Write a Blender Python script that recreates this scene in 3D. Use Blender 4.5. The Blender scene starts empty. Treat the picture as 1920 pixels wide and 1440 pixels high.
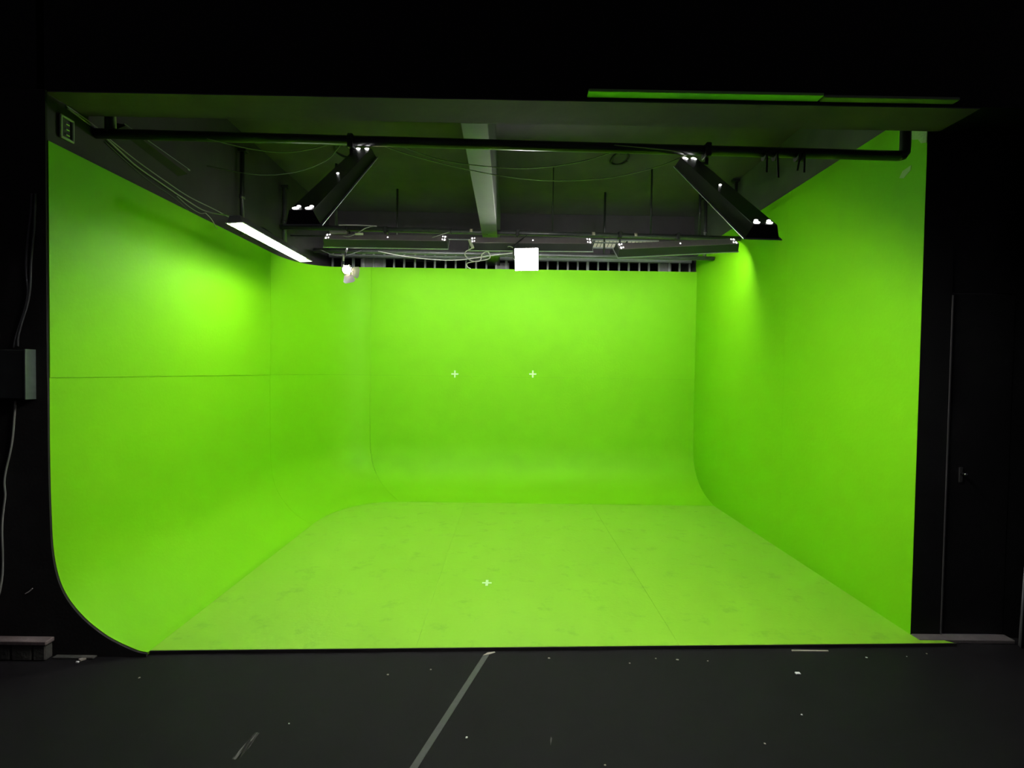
import bpy, bmesh, math, random
from mathutils import Vector, Matrix

scene = bpy.context.scene
COL = scene.collection
random.seed(7)

# ------------------------------------------------------------------ camera
F_PX, YAW, PITCH, ROLL = 937.862, 0.0063, -0.0242, 0.0148
CAM = Vector((0.0, -2.7762, 1.6))
fw = Vector((math.sin(YAW) * math.cos(PITCH), math.cos(YAW) * math.cos(PITCH), math.sin(PITCH)))
r0 = fw.cross(Vector((0, 0, 1))).normalized()
u0 = r0.cross(fw)
rr = math.cos(ROLL) * r0 + math.sin(ROLL) * u0
uu = -math.sin(ROLL) * r0 + math.cos(ROLL) * u0
cd = bpy.data.cameras.new('camera')
cam = bpy.data.objects.new('camera', cd)
COL.objects.link(cam)
cd.sensor_fit = 'HORIZONTAL'
cd.sensor_width = 36.0
cd.lens = 36.0 * F_PX / 1920.0
cd.clip_start = 0.02
m = Matrix((rr, uu, -fw)).transposed().to_4x4()
m.translation = CAM
cam.matrix_world = m
scene.camera = cam

# ------------------------------------------------------------------ world and exposure
w = bpy.data.worlds.new('World')
scene.world = w
w.use_nodes = True
w.node_tree.nodes['Background'].inputs[0].default_value = (0.55, 0.5, 0.62, 1)
w.node_tree.nodes['Background'].inputs[1].default_value = 0.012
scene.view_settings.view_transform = 'Standard'
scene.view_settings.look = 'None'
scene.view_settings.gamma = 1.0
scene.view_settings.use_curve_mapping = False
scene.view_settings.exposure = 1.52

TUBE_POWER = 26.0        # emission of the fluorescent tubes of the strip; the others relative to it
LED_POWER = 38.0
SPOT_POWER = 14.0

# ------------------------------------------------------------------ materials
def mat(name, col, rough=0.6, metal=0.0, spec=0.5, var=0.0, scale=8.0, bump=0.0, bscale=60.0,
        dirt=None, dirt_scale=3.0, dirt_lo=0.58, dirt_hi=0.75, sheen=0.0, rvar=0.0):
    mt = bpy.data.materials.new(name)
    mt.use_nodes = True
    nt = mt.node_tree
    b = nt.nodes['Principled BSDF']
    b.inputs['Roughness'].default_value = rough
    b.inputs['Metallic'].default_value = metal
    b.inputs['Specular IOR Level'].default_value = spec
    if sheen:
        b.inputs['Sheen Weight'].default_value = sheen
    b.inputs['Base Color'].default_value = (*col, 1)
    tc = nt.nodes.new('ShaderNodeTexCoord')
    src = None
    if var > 0:
        n = nt.nodes.new('ShaderNodeTexNoise')
        n.inputs['Scale'].default_value = scale
        n.inputs['Detail'].default_value = 6
        nt.links.new(tc.outputs['Object'], n.inputs['Vector'])
        mx = nt.nodes.new('ShaderNodeMix')
        mx.data_type = 'RGBA'
        mx.inputs[6].default_value = (*[c * (1 - var) for c in col], 1)
        mx.inputs[7].default_value = (*[min(1, c * (1 + var)) for c in col], 1)
        nt.links.new(n.outputs['Fac'], mx.inputs[0])
        src = mx.outputs[2]
        if rvar:
            mr = nt.nodes.new('ShaderNodeMapRange')
            mr.inputs[3].default_value = rough - rvar
            mr.inputs[4].default_value = rough + rvar
            nt.links.new(n.outputs['Fac'], mr.inputs[0])
            nt.links.new(mr.outputs[0], b.inputs['Roughness'])
    if dirt is not None:
        n2 = nt.nodes.new('ShaderNodeTexNoise')
        n2.inputs['Scale'].default_value = dirt_scale
        n2.inputs['Detail'].default_value = 9
        n2.inputs['Roughness'].default_value = 0.7
        nt.links.new(tc.outputs['Object'], n2.inputs['Vector'])
        rp = nt.nodes.new('ShaderNodeMapRange')
        rp.inputs[1].default_value = dirt_lo
        rp.inputs[2].default_value = dirt_hi
        nt.links.new(n2.outputs['Fac'], rp.inputs[0])
        mx2 = nt.nodes.new('ShaderNodeMix')
        mx2.data_type = 'RGBA'
        mx2.inputs[7].default_value = (*dirt, 1)
        if src is not None:
            nt.links.new(src, mx2.inputs[6])
        else:
            mx2.inputs[6].default_value = (*col, 1)
        nt.links.new(rp.outputs[0], mx2.inputs[0])
        src = mx2.outputs[2]
    if src is not None:
        nt.links.new(src, b.inputs['Base Color'])
    if bump > 0:
        n3 = nt.nodes.new('ShaderNodeTexNoise')
        n3.inputs['Scale'].default_value = bscale
        n3.inputs['Detail'].default_value = 4
        nt.links.new(tc.outputs['Object'], n3.inputs['Vector'])
        bp = nt.nodes.new('ShaderNodeBump')
        bp.inputs['Strength'].default_value = bump
        bp.inputs['Distance'].default_value = 0.01
        nt.links.new(n3.outputs['Fac'], bp.inputs['Height'])
        nt.links.new(bp.outputs['Normal'], b.inputs['Normal'])
    return mt

def emit(name, col, strength):
    mt = mat(name, (0.8, 0.8, 0.8), 0.4)
    b = mt.node_tree.nodes['Principled BSDF']
    b.inputs['Emission Color'].default_value = (*col, 1)
    b.inputs['Emission Strength'].default_value = strength
    return mt

scene.cycles.max_bounces = 6
scene.cycles.caustics_reflective = False
scene.cycles.caustics_refractive = False
GREEN = (0.174, 0.52, 0.003)
M = dict(
    green=mat('green_wall_paint', GREEN, 0.62, spec=0.2, var=0.05, scale=5, bump=0.08, bscale=45, rvar=0.08),
    green_floor=mat('green_floor_paint', (0.222, 0.505, 0.022), 0.55, spec=0.4, var=0.07, scale=4, bump=0.10, bscale=40,
                    dirt=(0.14, 0.32, 0.02), dirt_scale=5.5, dirt_lo=0.55, dirt_hi=0.85, rvar=0.1),
    green_batten=mat('green_batten_paint', (0.30, 0.72, 0.16), 0.6, var=0.12, scale=12),
    grey_batten=mat('worn_batten_wood', (0.20, 0.26, 0.16), 0.7, var=0.2, scale=14),
    plaster=mat('bare_plaster', (0.36, 0.52, 0.27), 0.85, var=0.15, scale=20, bump=0.3),
    black_wall=mat('black_wall_paint', (0.026, 0.024, 0.023), 0.8, spec=0.15, var=0.25, scale=6, bump=0.1),
    black_upper=mat('black_studio_paint', (0.055, 0.046, 0.056), 0.7, spec=0.2, var=0.35, scale=3, bump=0.3, bscale=14),
    black_ceiling=mat('black_ceiling_paint', (0.100, 0.080, 0.112), 0.85, spec=0.12, var=0.3, scale=2.5, bump=0.3, bscale=12),
    beam=mat('grey_beam_paint', (0.10, 0.105, 0.10), 0.6, spec=0.3, var=0.2, scale=4, bump=0.15, bscale=20),
    grey_wall=mat('dark_grey_wall', (0.085, 0.087, 0.085), 0.7, spec=0.3, var=0.35, scale=3.5, bump=0.4, bscale=10),
    black_floor=mat('black_floor_paint', (0.0066, 0.0058, 0.0066), 0.75, spec=0.16, var=0.25, scale=5,
                    dirt=(0.018, 0.018, 0.018), dirt_scale=9, dirt_lo=0.66, dirt_hi=0.8),
    void=mat('dark_void', (0.006, 0.006, 0.007), 0.9, spec=0.1),
    pipe=mat('black_pipe_paint', (0.02, 0.02, 0.021), 0.35, spec=0.5, var=0.2, scale=20),
    pipe_grey=mat('scuffed_pipe', (0.07, 0.07, 0.072), 0.32, metal=0.3, var=0.4, scale=25),
    clamp=mat('black_clamp', (0.02, 0.02, 0.02), 0.45),
    housing=mat('black_lamp_housing', (0.026, 0.026, 0.027), 0.30, spec=0.6, var=0.15, scale=10),
    housing_back=mat('matte_lamp_back', (0.17, 0.145, 0.145), 0.7, spec=0.3, var=0.15, scale=10),
    reflector=mat('white_reflector', (0.8, 0.8, 0.8), 0.35),
    rim=mat('bare_metal_rim', (0.75, 0.76, 0.78), 0.3, metal=0.6),
    tube=emit('lit_fluorescent_tube', (1.0, 0.99, 0.97), TUBE_POWER),
    tube_back=emit('lit_dim_tube', (1.0, 0.99, 0.97), TUBE_POWER * .62),  # weaker emission for the back row, set for the light balance
    tube_front=emit('lit_bright_tube', (1.0, 0.99, 0.97), TUBE_POWER * 1.45),
    tube_front_strong=emit('lit_strong_tube', (1.0, 0.99, 0.97), TUBE_POWER * 2.1),  # strongest emission, set to balance the light on the right
    slot_glow=emit('painted_slot_glow', (1.0, 0.99, 0.98), 2.5),  # self-lit colour standing in for tube light leaking through the housing
    led=emit('lit_led_panel', (1.0, 0.97, 0.91), LED_POWER),
    lens=emit('lit_spotlight_lens', (1.0, 0.80, 0.50), SPOT_POWER),
    chrome=mat('chrome', (0.75, 0.75, 0.77), 0.2, metal=1.0),
    flap=mat('grey_barn_door', (0.32, 0.32, 0.35), 0.4, metal=0.4),
    cable=mat('grey_cable', (0.30, 0.30, 0.26), 0.6),
    cable_dark=mat('dark_cable', (0.10, 0.10, 0.10), 0.6),
    cable_light=mat('pale_cable', (0.62, 0.58, 0.55), 0.5),
    tan=mat('tan_tape', (0.55, 0.48, 0.38), 0.7, var=0.1),
    cream=mat('cream_plastic', (0.70, 0.66, 0.54), 0.6, var=0.06),
    bar=mat('grey_bar_paint', (0.30, 0.31, 0.31), 0.5, var=0.2, scale=30),
    grey_panel=mat('grey_sheet', (0.22, 0.21, 0.22), 0.7, var=0.3, scale=9),
    tape_white=mat('white_marker_tape', (0.62, 0.90, 0.50), 0.7),
    tape_grey=mat('grey_floor_tape', (0.046, 0.045, 0.046), 0.5, var=0.3, scale=30),
    box=mat('black_plastic_box', (0.02, 0.025, 0.022), 0.5),
    box_lit_side=mat('painted_lit_side', (0.16, 0.19, 0.17), 0.35, metal=0.4, var=0.3, scale=30),  # lighter tone of the black box, studio light put into its colour
    socket=mat('grey_socket_plastic', (0.33, 0.36, 0.31), 0.5, var=0.1),
    brick=mat('dusty_dark_brick', (0.075, 0.072, 0.062), 0.9, var=0.35, scale=25, bump=0.5, bscale=50),
    plank=mat('dusty_plank', (0.20, 0.155, 0.15), 0.8, var=0.35, scale=14, bump=0.2),
    threshold=mat('dusty_threshold', (0.10, 0.085, 0.085), 0.8, var=0.4, scale=20),
    door=mat('black_door_paint', (0.006, 0.006, 0.006), 0.6, spec=0.2),
    door_edge=mat('worn_door_edge', (0.06, 0.057, 0.057), 0.5),
    curtain=mat('dark_blue_curtain', (0.020, 0.022, 0.026), 0.9, sheen=0.2),
    paper=mat('white_paper', (0.8, 0.8, 0.78), 0.8),
    wood=mat('pale_wood', (0.42, 0.38, 0.31), 0.7, var=0.1),
    chalk=mat('chalky_scuff', (0.10, 0.095, 0.09), 0.9, var=0.5, scale=60),
    ring=mat('dark_iron', (0.012, 0.012, 0.012), 0.7),
)

nt = M['chalk'].node_tree                      # the scuff breaks up into streaks
_tc = nt.nodes.new('ShaderNodeTexCoord')
_mp = nt.nodes.new('ShaderNodeMapping')
_mp.inputs['Scale'].default_value = (90, 9, 1)
_nz = nt.nodes.new('ShaderNodeTexNoise')
_nz.inputs['Scale'].default_value = 1.0
_nz.inputs['Detail'].default_value = 6
_mr = nt.nodes.new('ShaderNodeMapRange')
_mr.inputs[1].default_value = .38
_mr.inputs[2].default_value = .62
nt.links.new(_tc.outputs['Object'], _mp.inputs['Vector'])
nt.links.new(_mp.outputs['Vector'], _nz.inputs['Vector'])
nt.links.new(_nz.outputs['Fac'], _mr.inputs[0])
nt.links.new(_mr.outputs[0], nt.nodes['Principled BSDF'].inputs['Alpha'])
M['slot_glow'].cycles.emission_sampling = 'NONE'

# ------------------------------------------------------------------ helpers
def link(name, me, mt, parent=None, smooth=False):
    o = bpy.data.objects.new(name, me)
    COL.objects.link(o)
    if mt is not None and len(me.materials) == 0:
        me.materials.append(M[mt] if isinstance(mt, str) else mt)
    if smooth:
        for p in me.polygons:
            p.use_smooth = True
    if parent is not None:
        o.parent = parent
    return o

def mesh(name, verts, faces):
    me = bpy.data.meshes.new(name)
    me.from_pydata([tuple(v) for v in verts], [], faces)
    me.validate()
    bm = bmesh.new()
    bm.from_mesh(me)
    bmesh.ops.recalc_face_normals(bm, faces=bm.faces)
    bm.to_mesh(me)
    bm.free()
    return me

def bm_mesh(name, bm):
    me = bpy.data.meshes.new(name)
    bmesh.ops.recalc_face_normals(bm, faces=bm.faces)
    bm.to_mesh(me)
    bm.free()
    return me

def add_box(bm, lo, hi, bevel=0.0):
    r = bmesh.ops.create_cube(bm, size=1.0)
    lo, hi = Vector(lo), Vector(hi)
    for v in r['verts']:
        v.co = Vector(((v.co.x + .5) * (hi.x - lo.x) + lo.x, (v.co.y + .5) * (hi.y - lo.y) + lo.y, (v.co.z + .5) * (hi.z - lo.z) + lo.z))
    if bevel:
        es = list({e for v in r['verts'] for e in v.link_edges})
        bmesh.ops.bevel(bm, geom=es, offset=bevel, segments=1, affect='EDGES')

def box(name, lo, hi, mt, parent=None, bevel=0.0):
    bm = bmesh.new()
    add_box(bm, lo, hi, bevel)
    return link(name, bm_mesh(name, bm), mt, parent)

def smooth_path(pts, n=6):
    pts = [Vector(p) for p in pts]
    if len(pts) < 3:
        return pts
    out = []
    for i in range(len(pts) - 1):
        p0 = pts[i - 1] if i > 0 else pts[i] * 2 - pts[i + 1]
        p1, p2 = pts[i], pts[i + 1]
        p3 = pts[i + 2] if i + 2 < len(pts) else pts[i + 1] * 2 - pts[i]
        for k in range(n):
            t = k / n
            out.append(0.5 * ((2 * p1) + (-p0 + p2) * t + (2 * p0 - 5 * p1 + 4 * p2 - p3) * t * t + (-p0 + 3 * p1 - 3 * p2 + p3) * t ** 3))
    out.append(pts[-1])
    return out

def add_tube(bm, pts, r, sides=8, cap=True):
    pts = [Vector(p) for p in pts]
    rings = []
    ref = None
    for i, p in enumerate(pts):
        if i == 0:
            d = pts[1] - p
        elif i == len(pts) - 1:
            d = p - pts[i - 1]
        else:
            d = (pts[i + 1] - p).normalized() + (p - pts[i - 1]).normalized()
        d.normalize()
        if ref is None:
            ref = Vector((0, 0, 1)) if abs(d.z) < .9 else Vector((1, 0, 0))
        a = d.cross(ref).normalized()
        b = a.cross(d).normalized()
        ref = b
        rings.append([bm.verts.new(p + (a * math.cos(q) + b * math.sin(q)) * r) for q in [2 * math.pi * k / sides for k in range(sides)]])
    for i in range(len(rings) - 1):
        for k in range(sides):
            bm.faces.new((rings[i][k], rings[i][(k + 1) % sides], rings[i + 1][(k + 1) % sides], rings[i + 1][k]))
    if cap:
        bm.faces.new(rings[0][::-1])
        bm.faces.new(rings[-1])

def tube(name, pts, r, mt, parent=None, sides=10, smooth_n=0):
    bm = bmesh.new()
    add_tube(bm, smooth_path(pts, smooth_n) if smooth_n else pts, r, sides)
    return link(name, bm_mesh(name, bm), mt, parent, smooth=True)

def prism_y(name, poly, y0, y1, mt, parent=None):
    """polygon given as (x, z), extruded from y0 to y1"""
    n = len(poly)
    v = [(x, y0, z) for x, z in poly] + [(x, y1, z) for x, z in poly]
    f = [tuple(range(n)), tuple(range(2 * n - 1, n - 1, -1))] + [(i, (i + 1) % n, n + (i + 1) % n, n + i) for i in range(n)]
    return link(name, mesh(name, v, f), mt, parent)

def prism_x(name, poly, x0, x1, mt, parent=None):
    n = len(poly)
    v = [(x0, y, z) for y, z in poly] + [(x1, y, z) for y, z in poly]
    f = [tuple(range(n)), tuple(range(2 * n - 1, n - 1, -1))] + [(i, (i + 1) % n, n + (i + 1) % n, n + i) for i in range(n)]
    return link(name, mesh(name, v, f), mt, parent)

def prism_z(name, poly, z0, z1, mt, parent=None):
    n = len(poly)
    v = [(x, y, z0) for x, y in poly] + [(x, y, z1) for x, y in poly]
    f = [tuple(range(n)), tuple(range(2 * n - 1, n - 1, -1))] + [(i, (i + 1) % n, n + (i + 1) % n, n + i) for i in range(n)]
    return link(name, mesh(name, v, f), mt, parent)

def empty(name, loc=(0, 0, 0)):
    o = bpy.data.objects.new(name, None)
    COL.objects.link(o)
    o.location = loc
    o.empty_display_size = 0.1
    return o

def tag(o, label=None, cat=None, group=None, kind=None):
    if label: o['label'] = label
    if cat: o['category'] = cat
    if group: o['group'] = group
    if kind: o['kind'] = kind
    return o

def struct(o, label, cat):
    return tag(o, label, cat, None, 'structure')

# ------------------------------------------------------------------ the cyclorama
XL, XR, YB = -2.535, 2.526, 4.017
SEAM = 1.53
PROF_L = [(0, 1.53), (0, 1.11), (.011, .784), (.036, .545), (.12, .366), (.297, .222), (.572, .097), (.87, .018), (1, .001)]
PROF_B = [(0, 1.53), (0, 1.02), (.010, .745), (.030, .528), (.125, .323), (.319, .174), (.571, .078), (.90, .012), (1, .001)]

def profile(k):
    pts = [Vector((a[0] * (1 - k) + b[0] * k, 0, a[1] * (1 - k) + b[1] * k)) for a, b in zip(PROF_L, PROF_B)]
    return [(p.x, p.z) for p in smooth_path(pts, 5)]

def wall_station(s):
    """s in 0..1 left wall, 1..2 corner, 2..3 back wall -> wall point, floor point, top height, profile blend"""
    y1, x2 = 2.55, -1.88
    gy1, gx2 = 2.35, -1.30
    GX, GY = -2.0, 3.28
    if s <= 1:
        return (XL, s * y1), (GX, s * gy1), 2.824, 0.0
    if s <= 2:
        t = (s - 1) * math.pi / 2
        e = 2 / 2.15
        wx = x2 - (x2 - XL) * (math.cos(t) ** e)
        wy = y1 + (YB - y1) * (math.sin(t) ** e)
        gx = gx2 - (gx2 - GX) * (max(0, math.cos(t)) ** e)
        gy = gy1 + (GY - gy1) * (math.sin(t) ** e)
        k = s - 1
        ks = k * k * (3 - 2 * k)
        return (wx, wy), (gx, gy), 2.824 + ks * .158, ks
    t = s - 2
    return (x2 + (XR - x2) * t, YB), (gx2 + (XR - gx2) * t, GY), 2.982 + .006 * t, 1.0

def cyc_panel(name, s0, s1, n, lower, parent):
    verts, rows = [], []
    for i in range(n + 1):
        s = s0 + (s1 - s0) * i / n
        wp, gp, top, k = wall_station(max(0, min(3, s)))
        row = []
        if lower:
            for a, z in profile(max(0, min(1, k))):
                row.append((wp[0] + (gp[0] - wp[0]) * a, wp[1] + (gp[1] - wp[1]) * a, z - .0004))
        else:
            dx, dy = gp[0] - wp[0], gp[1] - wp[1]
            L = math.hypot(dx, dy)
            for j in range(5):
                # the upper sheets stand 3 mm proud of the lower ones
                row.append((wp[0] + dx / L * .003, wp[1] + dy / L * .003, SEAM + .0004 + (top - SEAM) * j / 4))
        rows.append([len(verts) + j for j in range(len(row))])
        verts += row
    faces = [(rows[i][j], rows[i + 1][j], rows[i + 1][j + 1], rows[i][j + 1]) for i in range(n) for j in range(len(rows[0]) - 1)]
    me = bpy.data.meshes.new(name)
    me.from_pydata(verts, [], faces)
    o = link(name, me, 'green', parent, smooth=True)
    md = o.modifiers.new('thickness', 'SOLIDIFY')
    md.thickness = 0.015
    md.offset = 1.0 if lower else -1.0     # thickened away from the studio
    es = o.modifiers.new('crisp_edges', 'EDGE_SPLIT')
    es.split_angle = math.radians(40)
    return o

wl = struct(empty('wall_left', (XL, 0, 0)), 'green curved studio wall on the left sweeping down into the floor', 'wall')
wb = struct(empty('wall_back', (0, YB, 0)), 'green back wall of the studio curving down into the floor', 'wall')
def keep_world(o):
    o.matrix_parent_inverse = o.parent.matrix_world.inverted()
bpy.context.view_layer.update()
E_ = 0.0003
for lower in (True, False):
    keep_world(cyc_panel('panel', 0.0, 1.0 - E_, 24, lower, wl))
    keep_world(cyc_panel('panel', 1.0 + E_, 2.0 - E_, 32, lower, wl))
    keep_world(cyc_panel('panel', 2.0 + E_, 3.0, 24, lower, wb))

# green right wall : flat sheets, a thin set-back strip along the top, bare plaster corner
wr = struct(empty('wall_right', (XR, .29, 0)), 'flat green studio wall on the right meeting the floor at a crisp edge', 'wall')
bpy.context.view_layer.update()
def in_wr(o):
    o.parent = wr
    keep_world(o)
    return o
ys = [.29, 1.815, 3.30, 4.06]
for a, b in zip(ys[:-1], ys[1:]):
    in_wr(box('panel', (XR, a + .0004, -.01), (XR + .05, b - .0004, 3.205), 'green'))
    in_wr(box('top_strip', (XR + .030, a + .001, 3.205), (XR + .05, b - .001, 3.292), 'green'))
in_wr(prism_x('plaster_patch', [(.292, 3.30), (.292, 3.035), (.335, 3.05), (.36, 3.085), (.40, 3.10), (.44, 3.16), (.50, 3.30)], XR - .002, XR + .02, 'plaster'))
in_wr(prism_x('plaster_patch', [(.405, 2.945), (.41, 2.915), (.465, 2.885), (.50, 2.90), (.475, 2.935)], XR - .002, XR + .02, 'plaster'))

# green floor sheets
fg = struct(empty('floor_green', (0, 0, 0)), 'scuffed bright green painted plywood floor of the studio', 'floor')
def front_y(x):
    return (x - XL) / (XR - XL) * .19
G = .0005
xs = [-2.07, -.515, 1.03, XR]
for a, b in zip(xs[:-1], xs[1:]):
    a2, b2 = a + G, b - (G if b < XR else 0)
    prism_z('board', [(a2, front_y(a2)), (b2, front_y(b2)), (b2, 3.42), (a2, 3.42)], -.02, 0, 'green_floor', fg)
prism_z('board', [(XR, front_y(XR)), (2.72, front_y(2.72)), (2.60, .289), (XR, .289)], -.02, -.001, 'green_floor', fg)
prism_z('front_shadow_line', [(-2.0, front_y(-2.0) - .006), (2.73, front_y(2.73) - .006), (2.73, front_y(2.73)), (-2.0, front_y(-2.0))], -.0205, -.001, 'black_wall', fg)  # black strip painting the shadow line along the floor's front edge
box('subfloor', (-2.5, .06, -.045), (XR + .05, 4.0, -.021), 'void', fg)

# ------------------------------------------------------------------ dark front room
struct(box('floor', (-5, -5, -.08), (5, .32, -.0205), 'black_floor'), 'worn black painted floor in front of the green studio', 'floor')
# front wall: left jamb cut to the curve of the sweep, lintel, right jamb
wf = struct(empty('wall_front', (0, 0, 0)), 'black front wall framing the wide opening of the green studio', 'wall')
poly = [(-5, -.02), (-2.0, -.02)]
for a, z in reversed(profile(0)[1:]):
    poly.append((XL + .535 * a - .001, z - .004))
poly += [(XL - .004, 1.6), (XL - .002, 2.82), (XL - .002, 3.095), (-5, 3.095)]
prism_y('left_jamb', poly, -.012, 0.0, 'black_wall', wf)
box('lintel', (-5, 0.0, 3.095), (5, .26, 5.2), 'door', wf)
box('right_jamb', (XR + .002, .29, -.02), (2.712, .44, 3.095), 'door', wf)
box('right_side', (3.115, .30, -.02), (5, .44, 3.095), 'door', wf)
box('door_header', (2.712, .30, 2.13), (3.115, .44, 3.095), 'door', wf)
box('right_lintel', (XR + .002, .26, 3.095), (5, .44, 5.2), 'door', wf)
box('lintel_soffit', (-2.56, .002, 3.088), (XR + .05, .262, 3.0945), 'black_ceiling', wf)

tag(box('batten', (.405, -.062, 3.108), (1.672, -.001, 3.124), 'green_batten', bevel=.003),
    'long green wooden batten along the lower edge of the black lintel', 'batten')
tag(box('batten', (1.680, -.050, 3.106), (2.42, -.001, 3.122), 'grey_batten', bevel=.004),
    'dull grey-green batten continuing to the top right corner of the opening', 'batten')

# door on the right
d1 = struct(empty('door_1', (2.9, .3, 0)), 'black door beside the right edge of the studio opening', 'door')
bpy.context.view_layer.update()
def part(o, p):
    o.parent = p
    o.matrix_parent_inverse = p.matrix_world.inverted()
    return o
part(box('door_leaf', (2.722, .298, .004), (3.112, .335, 2.12), 'door'), d1)
part(box('door_edge', (2.7125, .285, .004), (2.7195, .300, 2.11), 'door_edge'), d1)
hb = bmesh.new()
add_box(hb, (2.798, .291, .955), (2.822, .298, 1.05), .003)
hp = part(link('handle_plate', bm_mesh('handle_plate', hb), 'clamp'), d1)
hk = part(tube('knob', [(2.81, .292, 1.012), (2.81, .262, 1.012), (2.81, .256, 1.010)], .009, 'chrome', sides=8), hp)
hk['label'] = 'small worn metal lever handle'
struct(box('trim_1', (2.53, .225, -.0205), (3.12, .297, .004), 'threshold', bevel=.004), 'dusty pale threshold board under the black door', 'threshold')

# curtain at the far right, hung in folds
cv, cf = [], []
NC = 48
for i in range(NC + 1):
    t = i / NC
    x = 3.11 + t * .9
    y = .16 + .035 * math.sin(t * 38) + .02 * math.sin(t * 17 + 1)
    for z in (-.018, .8, 1.6, 2.4, 3.05):
        cv.append((x + .02 * math.sin(z * 2.2 + i * .2), y + .012 * math.sin(z * 3 + i), z))
for i in range(NC):
    for j in range(4):
        cf.append((i * 5 + j, i * 5 + 5 + j, i * 5 + 6 + j, i * 5 + 1 + j))
cme = bpy.data.meshes.new('curtain')
cme.from_pydata(cv, [], cf)
co = tag(link('curtain', cme, 'curtain', smooth=True), 'dark heavy curtain hanging in folds at the far right edge', 'curtain')
co.modifiers.new('thickness', 'SOLIDIFY').thickness = .004

# brick plinth with plank at the bottom of the left jamb
bl = struct(empty('baseboard_left', (-2.7, -.06, -.02)), 'low ledge of dark bricks topped with a dusty plank by the left jamb', 'baseboard')
bpy.context.view_layer.update()
x = -2.515
k = 0
for wdt in (.075, .118, .118, .118, .118, .118, .118):
    part(box('brick', (x - wdt + .006, -.062, -.0205), (x, -.0125, .062 + .004 * (k % 2)), 'brick', bevel=.006), bl)
    x -= wdt
    k += 1
part(box('plank', (-3.4, -.068, .068), (-2.505, -.0125, .092), 'plank', bevel=.004), bl)
part(box('plank', (-2.495, -.040, -.0205), (-2.27, -.0125, -.010), 'brick', bevel=.003), bl)

# ------------------------------------------------------------------ dark shell above the green walls
ZC = 3.82
struct(box('ceiling', (-3.0, .26, ZC), (3.0, 5.2, ZC + .1), 'black_ceiling'), 'dark painted concrete ceiling above the lighting pipes', 'ceiling')
struct(prism_y('wall_left_upper', [(XL - .06, 2.2), (XL - .018, 2.2), (XL - .018, ZC), (XL - .06, ZC)], 0.0, 5.2, 'black_upper'),
       'black wall above the green sweep on the left', 'wall')
struct(box('wall_right_upper', (XR + .052, .44, 2.4), (XR + .12, 5.2, ZC), 'grey_wall'), 'dark grey wall showing above the green wall on the right', 'wall')
struct(box('wall_back_upper', (XL - .02, 4.30, 3.20), (XR + .06, 4.36, ZC), 'black_upper'), 'black back wall above the barred opening', 'wall')
struct(box('wall_rear', (-3.0, 5.1, 0), (3.0, 5.2, ZC), 'void'), 'unlit dark wall far behind the bars', 'wall')
struct(box('trim_2', (-.315, .262, 3.088), (-.150, 4.30, ZC), 'beam', bevel=.004), 'grey ceiling beam running from the lintel to the back wall', 'beam')

# ------------------------------------------------------------------ fluorescent fixtures
FL, BW, OW, DP = 1.32, .048, .069, .052      # length, half back width, half opening width, depth
def trough(l, b, o, d, z0):
    """open trapezoid trough, back at the top (+z), opening at the bottom"""
    e = .006
    v = [(-l / 2 + e, -b, z0 + d), (l / 2 - e, -b, z0 + d), (l / 2 - e, b, z0 + d), (-l / 2 + e, b, z0 + d),
         (-l / 2, -o, z0), (l / 2, -o, z0), (l / 2, o, z0), (-l / 2, o, z0)]
    return v
def fixture_meshes():
    v = trough(FL, BW, OW, DP, 0)
    sides = [(0, 1, 5, 4), (1, 2, 6, 5), (2, 3, 7, 6), (3, 0, 4, 7)]
    hm = mesh('fixture_housing', v, sides)
    bb = bmesh.new()
    add_box(bb, (-FL / 2 + .006, -BW, DP - .003), (FL / 2 - .006, BW, DP + .003), .002)
    bk = bm_mesh('fixture_back', bb)
    v2 = trough(FL - .008, BW - .004, OW - .004, DP - .006, .001)
    rm = mesh('fixture_reflector', v2, sides + [(0, 3, 2, 1)])
    rb = bmesh.new()
    h = .004
    add_box(rb, (-FL / 2 - .008, -OW - .010, -h), (FL / 2 + .008, -OW + .001, 0))
    add_box(rb, (-FL / 2 - .008, OW - .001, -h), (FL / 2 + .008, OW + .010, 0))
    add_box(rb, (-FL / 2 - .008, -OW, -h), (-FL / 2 + .001, OW, 0))
    add_box(rb, (FL / 2 - .001, -OW, -h), (FL / 2 + .008, OW, 0))
    rim = bm_mesh('fixture_rim', rb)
    tb = bmesh.new()
    add_tube(tb, [(-FL / 2 + .05, 0, 0), (FL / 2 - .05, 0, 0)], .013, 10)
    tm = bm_mesh('fixture_tube', tb)
    sb = bmesh.new()
    add_box(sb, (-.013, -.018, -.013), (.013, .018, .017), .003)
    sm = bm_mesh('fixture_lampholder', sb)
    lb = bmesh.new()
    bmesh.ops.create_uvsphere(lb, u_segments=12, v_segments=6, radius=1.0)
    for vv in lb.verts:
        vv.co = Vector((vv.co.x * .008, vv.co.y * .014, vv.co.z * .004))
    lm = bm_mesh('fixture_glow_spot', lb)
    return hm, bk, rm, rim, tm, sm, lm
FM = fixture_meshes()
TUBES = {k: FM[4].copy() for k in ('tube', 'tube_back', 'tube_front', 'tube_front_strong')}

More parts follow.
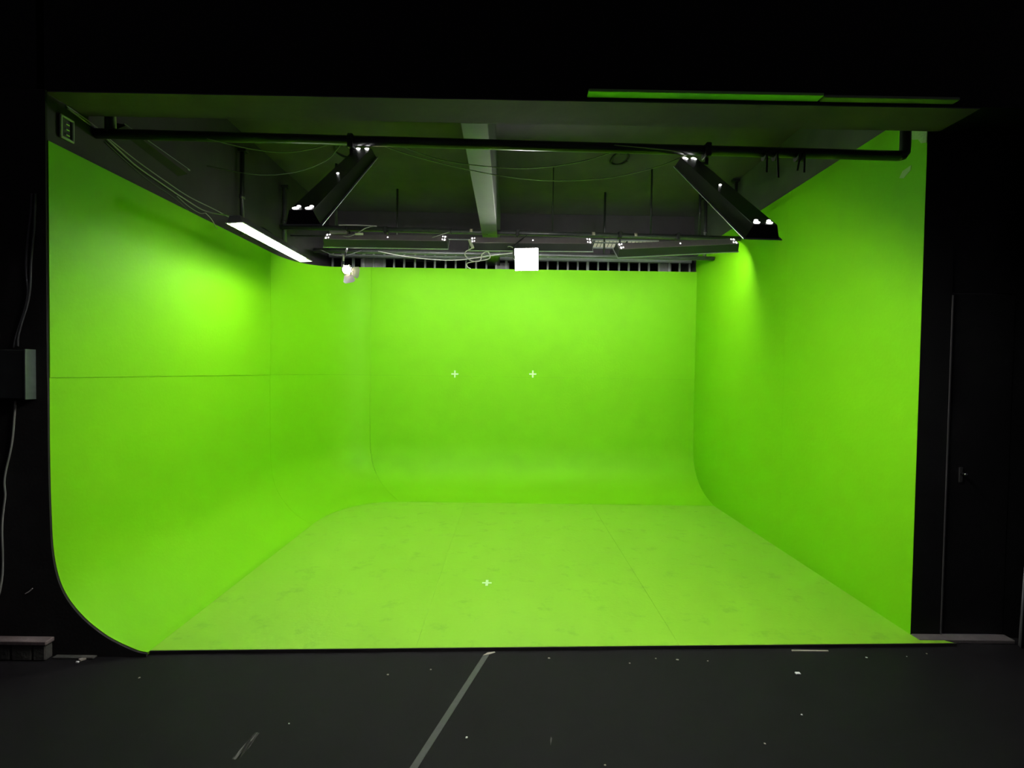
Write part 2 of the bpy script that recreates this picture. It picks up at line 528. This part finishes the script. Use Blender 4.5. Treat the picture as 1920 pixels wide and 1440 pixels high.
def fixture(center, axis, opening, label, group=None, back='housing', slots=True, name='fluorescent_fixture', tube_mat='tube', scale=(1, 1, 1)):
    X = Vector(axis).normalized()
    Z = -Vector(opening)
    Z = (Z - X * Z.dot(X)).normalized()
    Y = Z.cross(X)
    t = empty(name)
    mw = Matrix((X, Y, Z)).transposed().to_4x4()
    mw.translation = Vector(center)
    t.matrix_world = mw @ Matrix.Diagonal((*scale, 1))
    tag(t, label, 'light fixture', group)
    hm, bk, rm, rim, tm, sm, lm = FM
    link('housing', hm, 'housing', t)
    b = link('back_panel', bk.copy(), back, t)
    link('reflector', rm, 'reflector', t)
    link('rim', rim, 'rim', t)
    for y in (-.026, .026):
        o = link('fluorescent_tube', TUBES[tube_mat], tube_mat, t, True)
        o.location = (0, y, .028)
        for sx in (-1, 1):
            h = link('lampholder', sm, 'reflector', o)
            h.location = (sx * (FL / 2 - .045), 0, 0)
    if slots:  # raised glowing spots in place of openings that leak light
        for sx in (-1, 1):
            for y in (-.028, .024):
                for q, dx in enumerate((0, .026)):
                    s = link('glow_spot', lm, 'slot_glow', b, True)
                    s.location = (sx * (FL / 2 - .030 - dx), y + (.006 if q else 0), DP + .004)
                    if q:
                        s.scale = (.6, .62, 1)
        s = link('glow_spot', lm, 'slot_glow', b, True)
        s.location = (.02, .0, DP + .004)
        s.scale = (.8, .5, 1)
    bpy.context.view_layer.update()
    return t

def clamp(t, px, py, pz, r, drop, mt='clamp'):
    """pipe clamp with a short hanger reaching from a pipe down to the fixture, a part of the fixture"""
    bm = bmesh.new()
    add_box(bm, (px - .018, py - r - .012, pz - r - .012), (px + .018, py + r + .012, pz + r + .012), .006)
    add_box(bm, (px - .010, py - .006, drop[2]), (px + .010, py + .006, pz))
    if abs(drop[1] - py) > .01 or abs(drop[0] - px) > .01:
        add_tube(bm, [(px, py, drop[2] + .01), (drop[0], drop[1], drop[2])], .008, 6)
    o = link('hanger', bm_mesh('hanger', bm), mt)
    return part(o, t)

# front pair, each hung by its upper end on the front pipe and leaning down toward the viewer
fr = fixture((1.068, -.150, 2.538), (-.055, -1.08, -.730), (0, .738, -1.08),
             'black trough light slanting down from the right end of the front pipe', tube_mat='tube_front_strong')
clamp(fr, 1.197, .33, 2.974, .030, (1.13, .30, 2.89))
fl = fixture((-.888, -.150, 2.563), (.065, -1.08, -.725), (0, .725, -1.08),
             'black trough light slanting down from the front pipe on the left', tube_mat='tube_front')
clamp(fl, -.985, .33, 2.990, .030, (-.93, .30, 2.91))
# the glowing strip beside the left wall
st = fixture((-2.01, 1.54, 2.655), (-.02, 1.32, .012), (.06, .0, -1),
             'glowing white fluorescent strip hung along the top of the left green wall', slots=False, scale=(1, .80, 1))
# the row of three facing the back wall
b1 = fixture((-1.335, 2.66, 2.962), (1.32, 0, .0), (0, .72, -.70),
             'leftmost trough light on the back pipe, cable plugged at its left end', tube_mat='tube_back', back='housing_back', scale=(1, 1.12, 1.4))
clamp(b1, -1.36, 2.70, 3.118, .026, (-1.36, 2.66, 3.04))
b2 = fixture((.215, 2.66, 2.955), (1.32, 0, .01), (0, .72, -.70),
             'middle trough light on the back pipe behind the bright square panel', tube_mat='tube_back', back='housing_back', scale=(1, 1.12, 1.4))
clamp(b2, .07, 2.70, 3.105, .026, (.07, 2.66, 3.03))
b3 = fixture((1.722, 2.45, 2.892), (1.30, .19, .125), (-.03, .72, -.70),
             'rightmost trough light on the back pipe, tilted and nearly touching the right wall', tube_mat='tube_back', back='housing_back', scale=(1, 1.12, 1.4))
clamp(b3, 1.815, 2.70, 3.097, .026, (1.815, 2.47, 2.99))
clamp(b3, 1.185, 2.70, 3.103, .026, (1.19, 2.38, 2.95))

# ------------------------------------------------------------------ pipes
def pipe_thing(name, runs, label, cat='pipe', mt='pipe', loc=None, part_names=None):
    t = empty(name, loc or runs[0][0][0])
    bpy.context.view_layer.update()
    tag(t, label, cat)
    for i, (pts, r, pn) in enumerate(runs):
        part(tube(pn, pts, r, 'pipe' if pn == 'drop_pipe' else mt, sides=14), t)
    return t
fp = pipe_thing('lighting_pipe', [
    ([(-2.545, .33, 3.018), (2.385, .33, 2.968), (2.418, .33, 2.975), (2.425, .33, 3.00), (2.425, .33, 3.0)][:2], .030, 'crossbar'),
    ([(2.385, .33, 2.968), (2.41, .33, 2.972), (2.422, .33, 2.99), (2.424, .33, 3.02), (2.424, .33, 3.45)], .030, 'drop_pipe'),
    ([(-2.455, .33, 3.018), (-2.455, .33, 3.45)], .030, 'drop_pipe')],
    'long black pipe across the front of the opening, below the lintel')
part(box('ceiling_rail', (-2.50, .30, 3.44), (2.47, .36, 3.82), 'black_ceiling'), fp)
bp = pipe_thing('lighting_pipe', [
    ([(-2.50, 2.70, 3.134), (2.50, 2.70, 3.088)], .026, 'crossbar'),
    ([(-1.90, 2.70, 3.14), (-1.90, 2.70, ZC)], .014, 'drop_pipe'),
    ([(.45, 2.70, 3.11), (.45, 2.70, ZC)], .006, 'drop_pipe'),
    ([(1.52, 2.70, 3.10), (1.52, 2.70, ZC)], .010, 'drop_pipe'),
    ([(2.05, 2.70, 3.10), (2.05, 2.70, ZC)], .014, 'drop_pipe')],
    'scuffed dark pipe across the back carrying three trough lights', mt='pipe_grey')
# tape bands and black ties on the back pipe
for xx, mt in ((-.432, 'tan'), (.895, 'tan'), (1.355, 'tan')):
    o = part(tube('tape_band', [(xx - .016, 2.70, 3.1155 - .0092 * xx), (xx + .016, 2.70, 3.1152 - .0092 * xx)], .0275, mt, sides=14), bp)
    o['label'] = 'band of tan tape'
for xx in (-1.78, -1.36, -.65, -.26, 1.19):
    part(tube('cable_tie', [(xx - .007, 2.70, 3.111 - .0092 * xx), (xx + .007, 2.70, 3.111 - .0092 * xx)], .030, 'clamp', sides=12), bp)
rp = pipe_thing('lighting_pipe', [
    ([(-2.42, 3.42, 3.055), (2.508, 3.42, 3.035)], .026, 'crossbar'),
    ([(-1.4, 3.42, 3.06), (-1.4, 3.42, ZC)], .012, 'drop_pipe'),
    ([(1.15, 3.42, 3.05), (1.15, 3.42, ZC)], .012, 'drop_pipe')],
    'rearmost dark pipe just above the top edge of the back wall', mt='pipe_grey')
cp = tag(tube('conduit', [(-2.50, 2.95, 3.11), (2.45, 2.95, 3.075)], .008, 'pipe_grey', sides=8),
         'thin conduit running just behind the back lighting pipe', 'conduit')

# posts on the side walls
def post(x, y, z0, z1, r, label, arm=None, mt='pipe_grey'):
    t = empty('pipe_post', (x, y, z0))
    bpy.context.view_layer.update()
    tag(t, label, 'post')
    part(tube('upright', [(x, y, z0), (x, y, z1)], r, mt), t)
    bm = bmesh.new()
    add_box(bm, (x - .05 if x > 0 else x - .03, y - .03, z1 - .03), (x + .03 if x > 0 else x + .05, y + .03, z1), .004)
    part(link('cap_bracket', bm_mesh('cap_bracket', bm), 'clamp'), t)
    part(tube('collar', [(x, y, z0 + (z1 - z0) * .42), (x, y, z0 + (z1 - z0) * .46)], r * 1.35, 'pipe_grey'), t)
    if arm:
        part(tube('arm', arm, .012, 'clamp'), t)
    return t
post(-2.505, 1.93, 2.84, 3.63, .020, 'upright pipe on the left wall above the glowing strip',
     arm=[(-2.505, 1.93, 2.92), (-2.2, 1.72, 2.84), (-2.06, 1.60, 2.745)], mt='pipe')
post(-2.505, 2.81, 2.90, 3.62, .024, 'upright pipe in the back left corner, carrying the back pipe')
post(2.44, 3.55, 3.05, ZC - .002, .022, 'upright pipe in the back right corner')
post(2.545, 2.93, 3.293, ZC - .002, .016, 'thin upright pipe on the grey wall at the right', mt='pipe')

# ------------------------------------------------------------------ bars behind the back wall
rail = tag(empty('barred_grille', (0, 4.26, 2.95)), 'row of grey upright bars in the dark gap above the back wall', 'grille')
bpy.context.view_layer.update()
bmb = bmesh.new()
add_box(bmb, (-.012, -.012, 0), (.012, .012, .275))
bar_me = bm_mesh('bar', bmb)
bar_me.materials.append(M['bar'])
nbar = 37
for i in range(nbar):
    o = bpy.data.objects.new('bar', bar_me)
    COL.objects.link(o)
    o.parent = rail
    xx = -2.62 + i * .1425 + random.uniform(-.006, .006)
    o.location = (xx, random.uniform(-.006, .006), 0)
    if random.random() < .2:
        o.scale = (1.5, 1, 1)
part(box('header', (-2.53, 4.235, 3.155), (2.53, 4.30, 3.20), 'bar'), rail)
for (a, b, z0, z1, mt) in ((-2.10, -1.75, 2.95, 3.16, 'grey_panel'), (-.20, -.02, 2.95, 3.13, 'grey_panel'), (2.10, 2.26, 2.95, 3.16, 'grey_panel'), (-1.55, -.98, 3.125, 3.155, 'black_upper')):
    part(box('backing_sheet', (a, 4.285, z0), (b, 4.297, z1), mt), rail)

vt = tag(empty('louvre_vent', (1.6, 4.27, 3.36)), 'cream slatted vent on the black back wall above the bars', 'vent')
bpy.context.view_layer.update()
vb = bmesh.new()
add_box(vb, (1.13, 4.25, 3.452), (2.07, 4.298, 3.470))
add_box(vb, (1.13, 4.25, 3.345), (2.07, 4.298, 3.360))
add_box(vb, (1.13, 4.25, 3.36), (1.145, 4.298, 3.452))
add_box(vb, (2.055, 4.25, 3.36), (2.07, 4.298, 3.452))
part(link('frame', bm_mesh('frame', vb), 'bar'), vt)
sl = mesh('slat', [(-.021, 0, 0), (.021, 0, 0), (.056, 0, .092), (.014, 0, .092), (-.021, .010, 0), (.021, .010, 0), (.056, .010, .092), (.014, .010, .092)],
          [(0, 1, 2, 3), (7, 6, 5, 4), (0, 4, 5, 1), (1, 5, 6, 2), (2, 6, 7, 3), (3, 7, 4, 0)])
sl.materials.append(M['cream'])
for i in range(17):
    o = bpy.data.objects.new('slat', sl)
    COL.objects.link(o)
    part(o, vt)
    o.location = (1.168 + i * .0515, 4.262, 3.36)
tag(box('wall_box', (1.40, 4.27, 3.27), (2.02, 4.298, 3.325), 'housing', bevel=.006), 'flat black box mounted just below the cream vent', 'box')
tag(box('cable_box', (2.49, 2.60, 3.205), (XR + .012, 2.72, 3.265), 'cream', bevel=.004), 'small cream box fixed near the top of the right wall', 'box')

# ------------------------------------------------------------------ LED panel and spotlight
lp = empty('led_panel_light')
n = Vector((-.03, -.92, -.36)).normalized()          # facing the room and slightly down
Xa = Vector((1, 0, .045)).normalized()
Xa = (Xa - n * Xa.dot(n)).normalized()
Za = n
Ya = Za.cross(Xa)
mm = Matrix((Xa, Ya, Za)).transposed().to_4x4()
mm.translation = Vector((.165, 2.46, 2.772))
lp.matrix_world = mm
tag(lp, 'bright white square panel light hung from the back pipe', 'panel light')
bb = bmesh.new()
add_box(bb, (-.128, -.120, -.045), (.128, .120, -.001), .008)
link('casing', bm_mesh('casing', bb), 'housing', lp)
bb = bmesh.new()
add_box(bb, (-.120, -.112, -.002), (.120, .112, .004), .002)
link('diffuser', bm_mesh('diffuser', bb), 'led', lp)
bpy.context.view_layer.update()
part(tube('yoke', [(.03, 2.48, 2.78), (.03, 2.50, 2.92), (.10, 2.58, 3.0), (.165, 2.70, 3.08), (.165, 2.70, 3.14)], .008, 'clamp', sides=8), lp)
part(tube('power_lead', [(-.05, 2.66, 2.93), (-.02, 2.56, 2.93), (.03, 2.50, 2.90)], .005, 'cable_light', sides=6, smooth_n=5), lp)

sp = empty('spotlight')
n = Vector((.16, -.92, -.30)).normalized()
Xa = Vector((1, 0, .0))
Xa = (Xa - n * Xa.dot(n)).normalized()
mm = Matrix((Xa, n.cross(Xa), n)).transposed().to_4x4()
mm.translation = Vector((-1.715, 2.50, 2.645))
sp.matrix_world = mm
tag(sp, 'small warm spotlight with open metal barn doors at the left of the back wall', 'spotlight')
bb = bmesh.new()
for z0, z1, ra, rb_ in ((-.13, -.10, .028, .044), (-.10, -.005, .044, .050), (-.005, .004, .056, .056)):
    bmesh.ops.create_cone(bb, cap_ends=True, segments=20, radius1=ra, radius2=rb_, depth=z1 - z0, matrix=Matrix.Translation((0, 0, (z0 + z1) / 2)))
link('body', bm_mesh('body', bb), 'chrome', sp, True)
bb = bmesh.new()
bmesh.ops.create_uvsphere(bb, u_segments=18, v_segments=8, radius=.044)
for v in bb.verts:
    v.co.z = v.co.z * .35 + .006
link('lens', bm_mesh('lens', bb), 'lens', sp, True)
flap = [(-.042, 0, 0), (.042, 0, 0), (.062, .062, .030), (.040, .078, .040), (-.040, .078, .040), (-.062, .062, .030)]
fv = flap + [(a, b + .001, c - .004) for a, b, c in flap]
ff = [(0, 1, 2, 3, 4, 5), (11, 10, 9, 8, 7, 6)] + [(i, (i + 1) % 6, 6 + (i + 1) % 6, 6 + i) for i in range(6)]
fme = mesh('barn_door', fv, ff)
fme.materials.append(M['flap'])
for ang in (-104, 190):
    o = bpy.data.objects.new('barn_door', fme)
    COL.objects.link(o)
    o.parent = sp
    a = math.radians(ang)
    o.rotation_euler = (0, 0, a)
    o.location = (-math.sin(a) * .054, math.cos(a) * .054, .004)
bb = bmesh.new()
for q in (60, 120, 240, 300, 20, 340):
    a = math.radians(q)
    bmesh.ops.create_icosphere(bb, subdivisions=1, radius=.008, matrix=Matrix.Translation((math.cos(a) * .058, math.sin(a) * .058, .006)))
link('hinge', bm_mesh('hinge', bb), 'chrome', sp)
bpy.context.view_layer.update()
part(tube('yoke', [(-1.775, 2.56, 2.68), (-1.765, 2.55, 2.74), (-1.755, 2.55, 2.79), (-1.755, 2.70, 2.98), (-1.755, 2.70, 3.11)], .009, 'clamp', sides=8), sp)
part(tube('stud', [(-1.756, 2.52, 2.74), (-1.756, 2.52, 2.80)], .009, 'cream', sides=8), sp)

# ------------------------------------------------------------------ cables
def cable(pts, r, mt, label, n=8):
    o = tube('cable', pts, r, mt, sides=6, smooth_n=n)
    return tag(o, label, 'cable')
cable([(-1.85, .30, 2.985), (-1.62, .36, 2.955), (-1.42, .38, 2.945), (-1.22, .36, 2.965), (-1.04, .31, 2.995)], .003, 'cable',
      'thin cable sagging below the front pipe left of the left trough light')
cable([(-2.15, .80, 3.02), (-1.80, .80, 2.965), (-1.50, .74, 2.965), (-1.24, .60, 2.99), (-1.05, .34, 2.985)], .003, 'cable_dark',
      'lower thin cable looping behind the front pipe on the left')
cable([(-.93, .33, 3.02), (-.72, .35, 2.99), (-.45, .40, 2.925), (-.15, .42, 2.895), (.12, .42, 2.89), (.42, .40, 2.925), (.62, .34, 2.965)], .003, 'cable',
      'upper of two thin cables sagging under the middle of the front pipe')
cable([(-.90, .33, 3.01), (-.60, .40, 2.94), (-.2, .46, 2.875), (.2, .50, 2.845), (.6, .46, 2.85), (.9, .40, 2.90), (1.10, .34, 2.965)], .003, 'cable',
      'lower of two thin cables sagging under the middle of the front pipe')
cable([(.62, .30, 2.99), (.80, .295, 2.975), (1.0, .29, 2.955), (1.06, .30, 2.94)], .003, 'cable', 'short thin cable along the front pipe beside the right trough light')
# bundle down the left wall to the glowing strip
W = XL - .012
cable([(W, .135, 3.070), (W, .24, 3.058), (W, .346, 3.045), (W + .01, .42, 3.015), (W + .01, .64, 2.955), (W + .01, .86, 2.93), (W + .01, 1.14, 2.905), (W + .02, 1.40, 2.89), (-2.3, 1.30, 2.83), (-2.10, 1.10, 2.76)], .005, 'cable',
      'cable running down the black left wall toward the glowing strip')
cable([(W, .13, 3.080), (W, .25, 3.070), (W, .36, 3.055), (W, .45, 3.030), (W, .70, 2.99), (W, .95, 2.965), (W, 1.22, 2.945), (W, 1.55, 2.955), (W, 1.9, 2.96)], .004, 'cable',
      'upper cable along the black left wall, ending at the upright pipe')
cable([(W, .40, 3.00), (W, .60, 2.945), (W, .80, 2.90), (W, .98, 2.885), (W, 1.12, 2.86), (W, 1.22, 2.83)], .003, 'cable_dark',
      'lowest thin cable drooping to the top of the left green wall')
cable([(W, 1.08, 2.90), (W, 1.22, 2.868), (W, 1.36, 2.86), (W, 1.44, 2.885)], .003, 'cable', 'short cable loop hanging just above the left green wall')
cable([(W, 1.44, 2.885), (W + .015, 1.50, 2.85), (XL + .008, 1.57, 2.79)], .003, 'cable_light', 'short pale cable end over the top of the left green wall')
# back cables
cable([(-1.86, 2.67, 3.155), (-1.66, 2.67, 3.158), (-1.45, 2.67, 3.150)], .006, 'cable_light', 'pale cable lying along the back pipe above the leftmost trough light')
cable([(-1.48, 2.67, 3.15), (-1.56, 2.62, 3.11), (-1.64, 2.60, 3.05), (-1.73, 2.60, 3.015), (-1.80, 2.62, 3.025)], .006, 'cable',
      'grey lead dropping from the back pipe to the leftmost trough light')
cable([(-.66, 2.66, 3.10), (-.74, 2.62, 3.06), (-.84, 2.60, 3.02)], .005, 'cable', 'short lead at the right end of the leftmost trough light')
cable([(-1.60, 3.30, 3.03), (-1.30, 3.34, 2.985), (-.95, 3.36, 2.955), (-.62, 3.36, 2.955), (-.30, 3.34, 3.0), (.02, 3.30, 3.035)], .006, 'cable',
      'cable drooping low in front of the bars above the back wall')
cable([(-2.30, 3.30, 3.04), (-2.15, 3.32, 2.985), (-1.98, 3.32, 2.985), (-1.80, 3.30, 3.035)], .005, 'cable_dark', 'dark cable drooping by the back left corner above the wall')
loop = [(-.42, 2.56, 2.99), (-.41, 2.52, 2.90), (-.47, 2.52, 2.86), (-.48, 2.52, 2.82), (-.44, 2.52, 2.775), (-.38, 2.53, 2.76), (-.32, 2.53, 2.77), (-.30, 2.53, 2.84),
        (-.24, 2.53, 2.86), (-.22, 2.53, 2.80), (-.28, 2.53, 2.775), (-.40, 2.53, 2.755), (-.46, 2.53, 2.735), (-.455, 2.53, 2.70), (-.42, 2.53, 2.68)]
cable(loop, .006, 'cable_light', 'pale cable coiled in loops below the left end of the middle trough light', 10)

def plug(pts, r, label):
    return tag(tube('cable_plug', pts, r, 'cream', sides=10), label, 'plug')
plug([(-1.66, 2.60, 3.042), (-1.575, 2.60, 3.046)], .013, 'cream plug on the lead of the leftmost trough light')
plug([(-.44, 2.56, 2.99), (-.40, 2.54, 2.90)], .016, 'cream plug hanging at the left end of the middle trough light')
tr = tag(box('transformer', (-1.93, 2.57, 3.035), (-1.74, 2.64, 3.075), 'housing_back', bevel=.012), 'dusty driver box on top of the leftmost trough light', 'driver box')

# black ties hanging from the front pipe, right
for (xx, l, tilt, lab) in ((1.555, .085, 0.0, 'leftmost short'), (1.620, .115, .008, 'longest, second from left'), (1.755, .07, -.012, 'third, slanting'), (1.785, .08, 0.0, 'rightmost')):
    z = 2.972 - .0101 * xx
    bm = bmesh.new()
    add_box(bm, (xx - .006, .297, z - .03 - l), (xx + .006, .302, z - .02), .001)
    for v in bm.verts:
        if v.co.z < z - .05:
            v.co.x += tilt
    add_tube(bm, [(xx - .007, .33, z), (xx + .007, .33, z)], .0325, 12)
    tag(link('cable_strap', bm_mesh('cable_strap', bm), 'ring'), lab + ' black strap hanging from the right part of the front pipe', 'strap')

# ------------------------------------------------------------------ ceiling rings, channel, socket
for (c, lab) in (((-1.70, 2.36, ZC), 'black iron ring in the ceiling behind the left trough light'), ((1.105, 2.42, ZC), 'black iron ring in the ceiling right of the middle beam')):
    t = tag(empty('ceiling_ring', c), lab, 'ring')
    bpy.context.view_layer.update()
    pts = []
    for k in range(25):
        a = 2 * math.pi * k / 24
        pts.append((c[0] + math.cos(a) * .085, c[1] + math.sin(a) * .16, c[2] - .012 - .010 * math.cos(a * 2)))
    part(tube('ring', pts, .010, 'ring', sides=8), t)
    part(box('staple', (c[0] - .03, c[1] - .18, c[2] - .03), (c[0] + .03, c[1] - .14, c[2] + .005), 'ring', bevel=.005), t)

ch = tag(empty('wall_channel', (W, .8, 3.08)), 'black sloping channel box mounted high on the left wall', 'channel')
bpy.context.view_layer.update()
cvv = []
for (yy, zt, zb, dpt) in ((.50, 3.165, 3.125, .05), (1.10, 3.125, 3.055, .07)):
    cvv += [(W - .005, yy, zt), (W + dpt, yy, zt - .01), (W + dpt, yy, zb + .02), (W - .005, yy, zb)]
part(link('trough', mesh('trough', cvv, [(0, 1, 2, 3), (7, 6, 5, 4), (0, 4, 5, 1), (1, 5, 6, 2), (2, 6, 7, 3), (3, 7, 4, 0)]), 'black_upper'), ch)
part(tube('edge_strip', [(W + .045, .50, 3.160), (W + .066, 1.13, 3.115)], .005, 'bar', sides=6), ch)

so = tag(empty('wall_socket', (W, .125, 2.945)), 'grey framed socket plate on the black wall above the left green wall', 'socket')
bpy.context.view_layer.update()
sb = bmesh.new()
add_box(sb, (W - .007, .082, 2.885), (W + .002, .168, 3.010), .002)
part(link('plate', bm_mesh('plate', sb), 'box'), so)
sb = bmesh.new()
for lo, hi in (((W, .080, 3.000), (W + .014, .170, 3.013)), ((W, .080, 2.882), (W + .014, .170, 2.895)), ((W, .080, 2.89), (W + .014, .093, 3.005)), ((W, .157, 2.89), (W + .014, .170, 3.005))):
    add_box(sb, lo, hi, .004)
part(link('frame', bm_mesh('frame', sb), 'socket'), so)
for zz in (2.915, 2.945, 2.975):
    part(box('pin', (W, .115, zz - .006), (W + .012, .140, zz + .006), 'chrome', bevel=.002), so)

# ------------------------------------------------------------------ things on the left front wall
bx = tag(empty('wall_box', (-2.72, -.06, 1.42)), 'black box with its right side painted lighter as if lit, on the front wall left of the opening', 'box')
bpy.context.view_layer.update()
part(box('casing', (-2.86, -.068, 1.415), (-2.604, -.0125, 1.680), 'box', bevel=.004), bx)
part(box('lit_side', (-2.6035, -.074, 1.412), (-2.597, -.0125, 1.684), 'box_lit_side', bevel=.001), bx)  # thin sheet painting the light that falls on the box's side
Yw = -.019
cable([(-2.585, Yw, 2.53), (-2.59, Yw, 2.43), (-2.593, Yw, 2.34), (-2.605, Yw, 2.24), (-2.615, Yw, 2.13), (-2.620, Yw, 2.02), (-2.635, Yw, 1.93), (-2.66, Yw, 1.85), (-2.685, Yw, 1.76), (-2.69, Yw, 1.70)], .005, 'cable_dark',
      'bundled cable hanging on the black wall above the box, right strand')
cable([(-2.605, Yw, 2.53), (-2.612, Yw, 2.42), (-2.625, Yw, 2.32), (-2.638, Yw, 2.20), (-2.640, Yw, 2.10), (-2.632, Yw, 2.0), (-2.645, Yw, 1.92), (-2.67, Yw, 1.84), (-2.70, Yw, 1.75), (-2.71, Yw, 1.69)], .005, 'cable_dark',
      'bundled cable hanging on the black wall above the box, left strand')
cable([(-2.705, Yw, 1.40), (-2.712, Yw, 1.31), (-2.722, Yw, 1.20), (-2.738, Yw, 1.11), (-2.760, Yw, 1.02), (-2.770, Yw, .95), (-2.766, Yw, .88), (-2.776, Yw, .80), (-2.785, Yw, .70), (-2.79, Yw, .40), (-2.80, -.096, .12)], .005, 'cable',
      'pale cable hanging from the black box down the left wall')

# ------------------------------------------------------------------ marks and litter on the floors
def cross(c, axis, label):
    bm = bmesh.new()
    s, wd = .048, .010
    if axis == 'y':
        add_box(bm, (c[0] - s, c[1] - .001, c[2] - wd), (c[0] + s, c[1], c[2] + wd))
        add_box(bm, (c[0] - wd, c[1] - .0013, c[2] - s), (c[0] + wd, c[1], c[2] + s))
    else:
        add_box(bm, (c[0] - .036, c[1] - .012, c[2]), (c[0] + .036, c[1] + .012, c[2] + .001))
        add_box(bm, (c[0] - .010, c[1] - .052, c[2]), (c[0] + .010, c[1] + .052, c[2] + .0013))
    return tag(link('marker_cross', bm_mesh('marker_cross', bm), 'tape_white'), label, 'marker')
cross((-.734, YB - .0045, 1.560), 'y', 'pale tape cross on the back wall, left of the two')
cross((.323, YB - .0045, 1.575), 'y', 'pale tape cross on the back wall, right of the two')
cross((-.144, .974, .0002), 'z', 'pale tape cross on the green floor')

d = Vector((-.265, -.84)).normalized()
nrm = Vector((-d.y, d.x)) * .0155
p0, p1 = Vector((-.105, .052)), Vector((-.105, .052)) + d * 2.6
tag(prism_z('floor_tape', [p0 + nrm, p0 - nrm, p1 - nrm, p1 + nrm], -.0205, -.0195, 'tape_grey'),
    'long strip of grey tape on the black floor running toward the viewer', 'tape')
tag(prism_z('tape_scrap', [(-.125, .040), (-.085, .055), (-.055, .072), (-.06, .080), (-.10, .070)], -.0205, -.0185, 'wood'), 'pale torn scrap at the far end of the grey floor tape', 'scrap')
def scuff(poly, label, mt='chalk'):
    return tag(prism_z('scuff_mark', poly, -.0205, -.0201, mt), label, 'mark')
scuff([(-1.125, -.735), (-1.095, -.74), (-1.085, -.66), (-1.085, -.585), (-1.105, -.58), (-1.115, -.65)], 'smeared pale scuff on the black floor at the lower left')
scuff([(.20, -.63), (.205, -.64), (.215, -.60), (.21, -.59)], 'faint short scuff on the black floor right of the tape')
tag(box('wood_stick', (1.690, .117, -.0205), (1.905, .126, -.014), 'wood'), 'thin pale stick lying by the front edge of the green floor', 'stick')
tag(box('paper_scrap', (1.582, -.112, -.0205), (1.608, -.094, -.012), 'paper', bevel=.002), 'largest white paper scrap on the black floor at the right', 'scrap')
tag(prism_z('wood_splinter', [(-2.345, -.05), (-2.325, -.06), (-2.275, .005), (-2.285, .012)], -.0205, -.012, 'wood'), 'pale splinter on the floor by the left jamb', 'splinter')
tag(box('paper_scrap', (-2.338, -.075, -.0205), (-2.324, -.066, -.014), 'paper'), 'tiny white scrap beside the splinter at the left jamb', 'scrap')
bm = bmesh.new()
add_tube(bm, smooth_path([(-2.665, -.014, .33), (-2.645, -.014, .342), (-2.625, -.014, .36)], 4), .003, 6)
tag(link('wall_scratch', bm_mesh('wall_scratch', bm), 'cable_light'), 'short pale scratch low on the left black wall', 'mark')
bits = [(2.091, .063), (2.335, .078), (-.98, -.526), (-.164, -.601), (1.425, -.429), (.86, .03), (.70, -.02), (.98, .02), (1.15, .01), (.25, .02), (2.48, .11), (-.40, -.1), (-.62, -.15), (-1.9, -.2), (1.15, -.62), (.42, -.75)]
for i, (xx, yy) in enumerate(bits):
    s = random.uniform(.004, .008)
    pts = [(xx + s * math.cos(a) * random.uniform(.6, 1.2), yy + s * .8 * math.sin(a) * random.uniform(.6, 1.2)) for a in [k * math.pi / 3 for k in range(6)]]
    o = prism_z('paint_chip', pts, -.0205, -.018, 'paper' if i < 5 else 'wood')
    tag(o, 'tiny pale chip of paint lying on the black floor', 'chip', 'paint chips on the black floor')
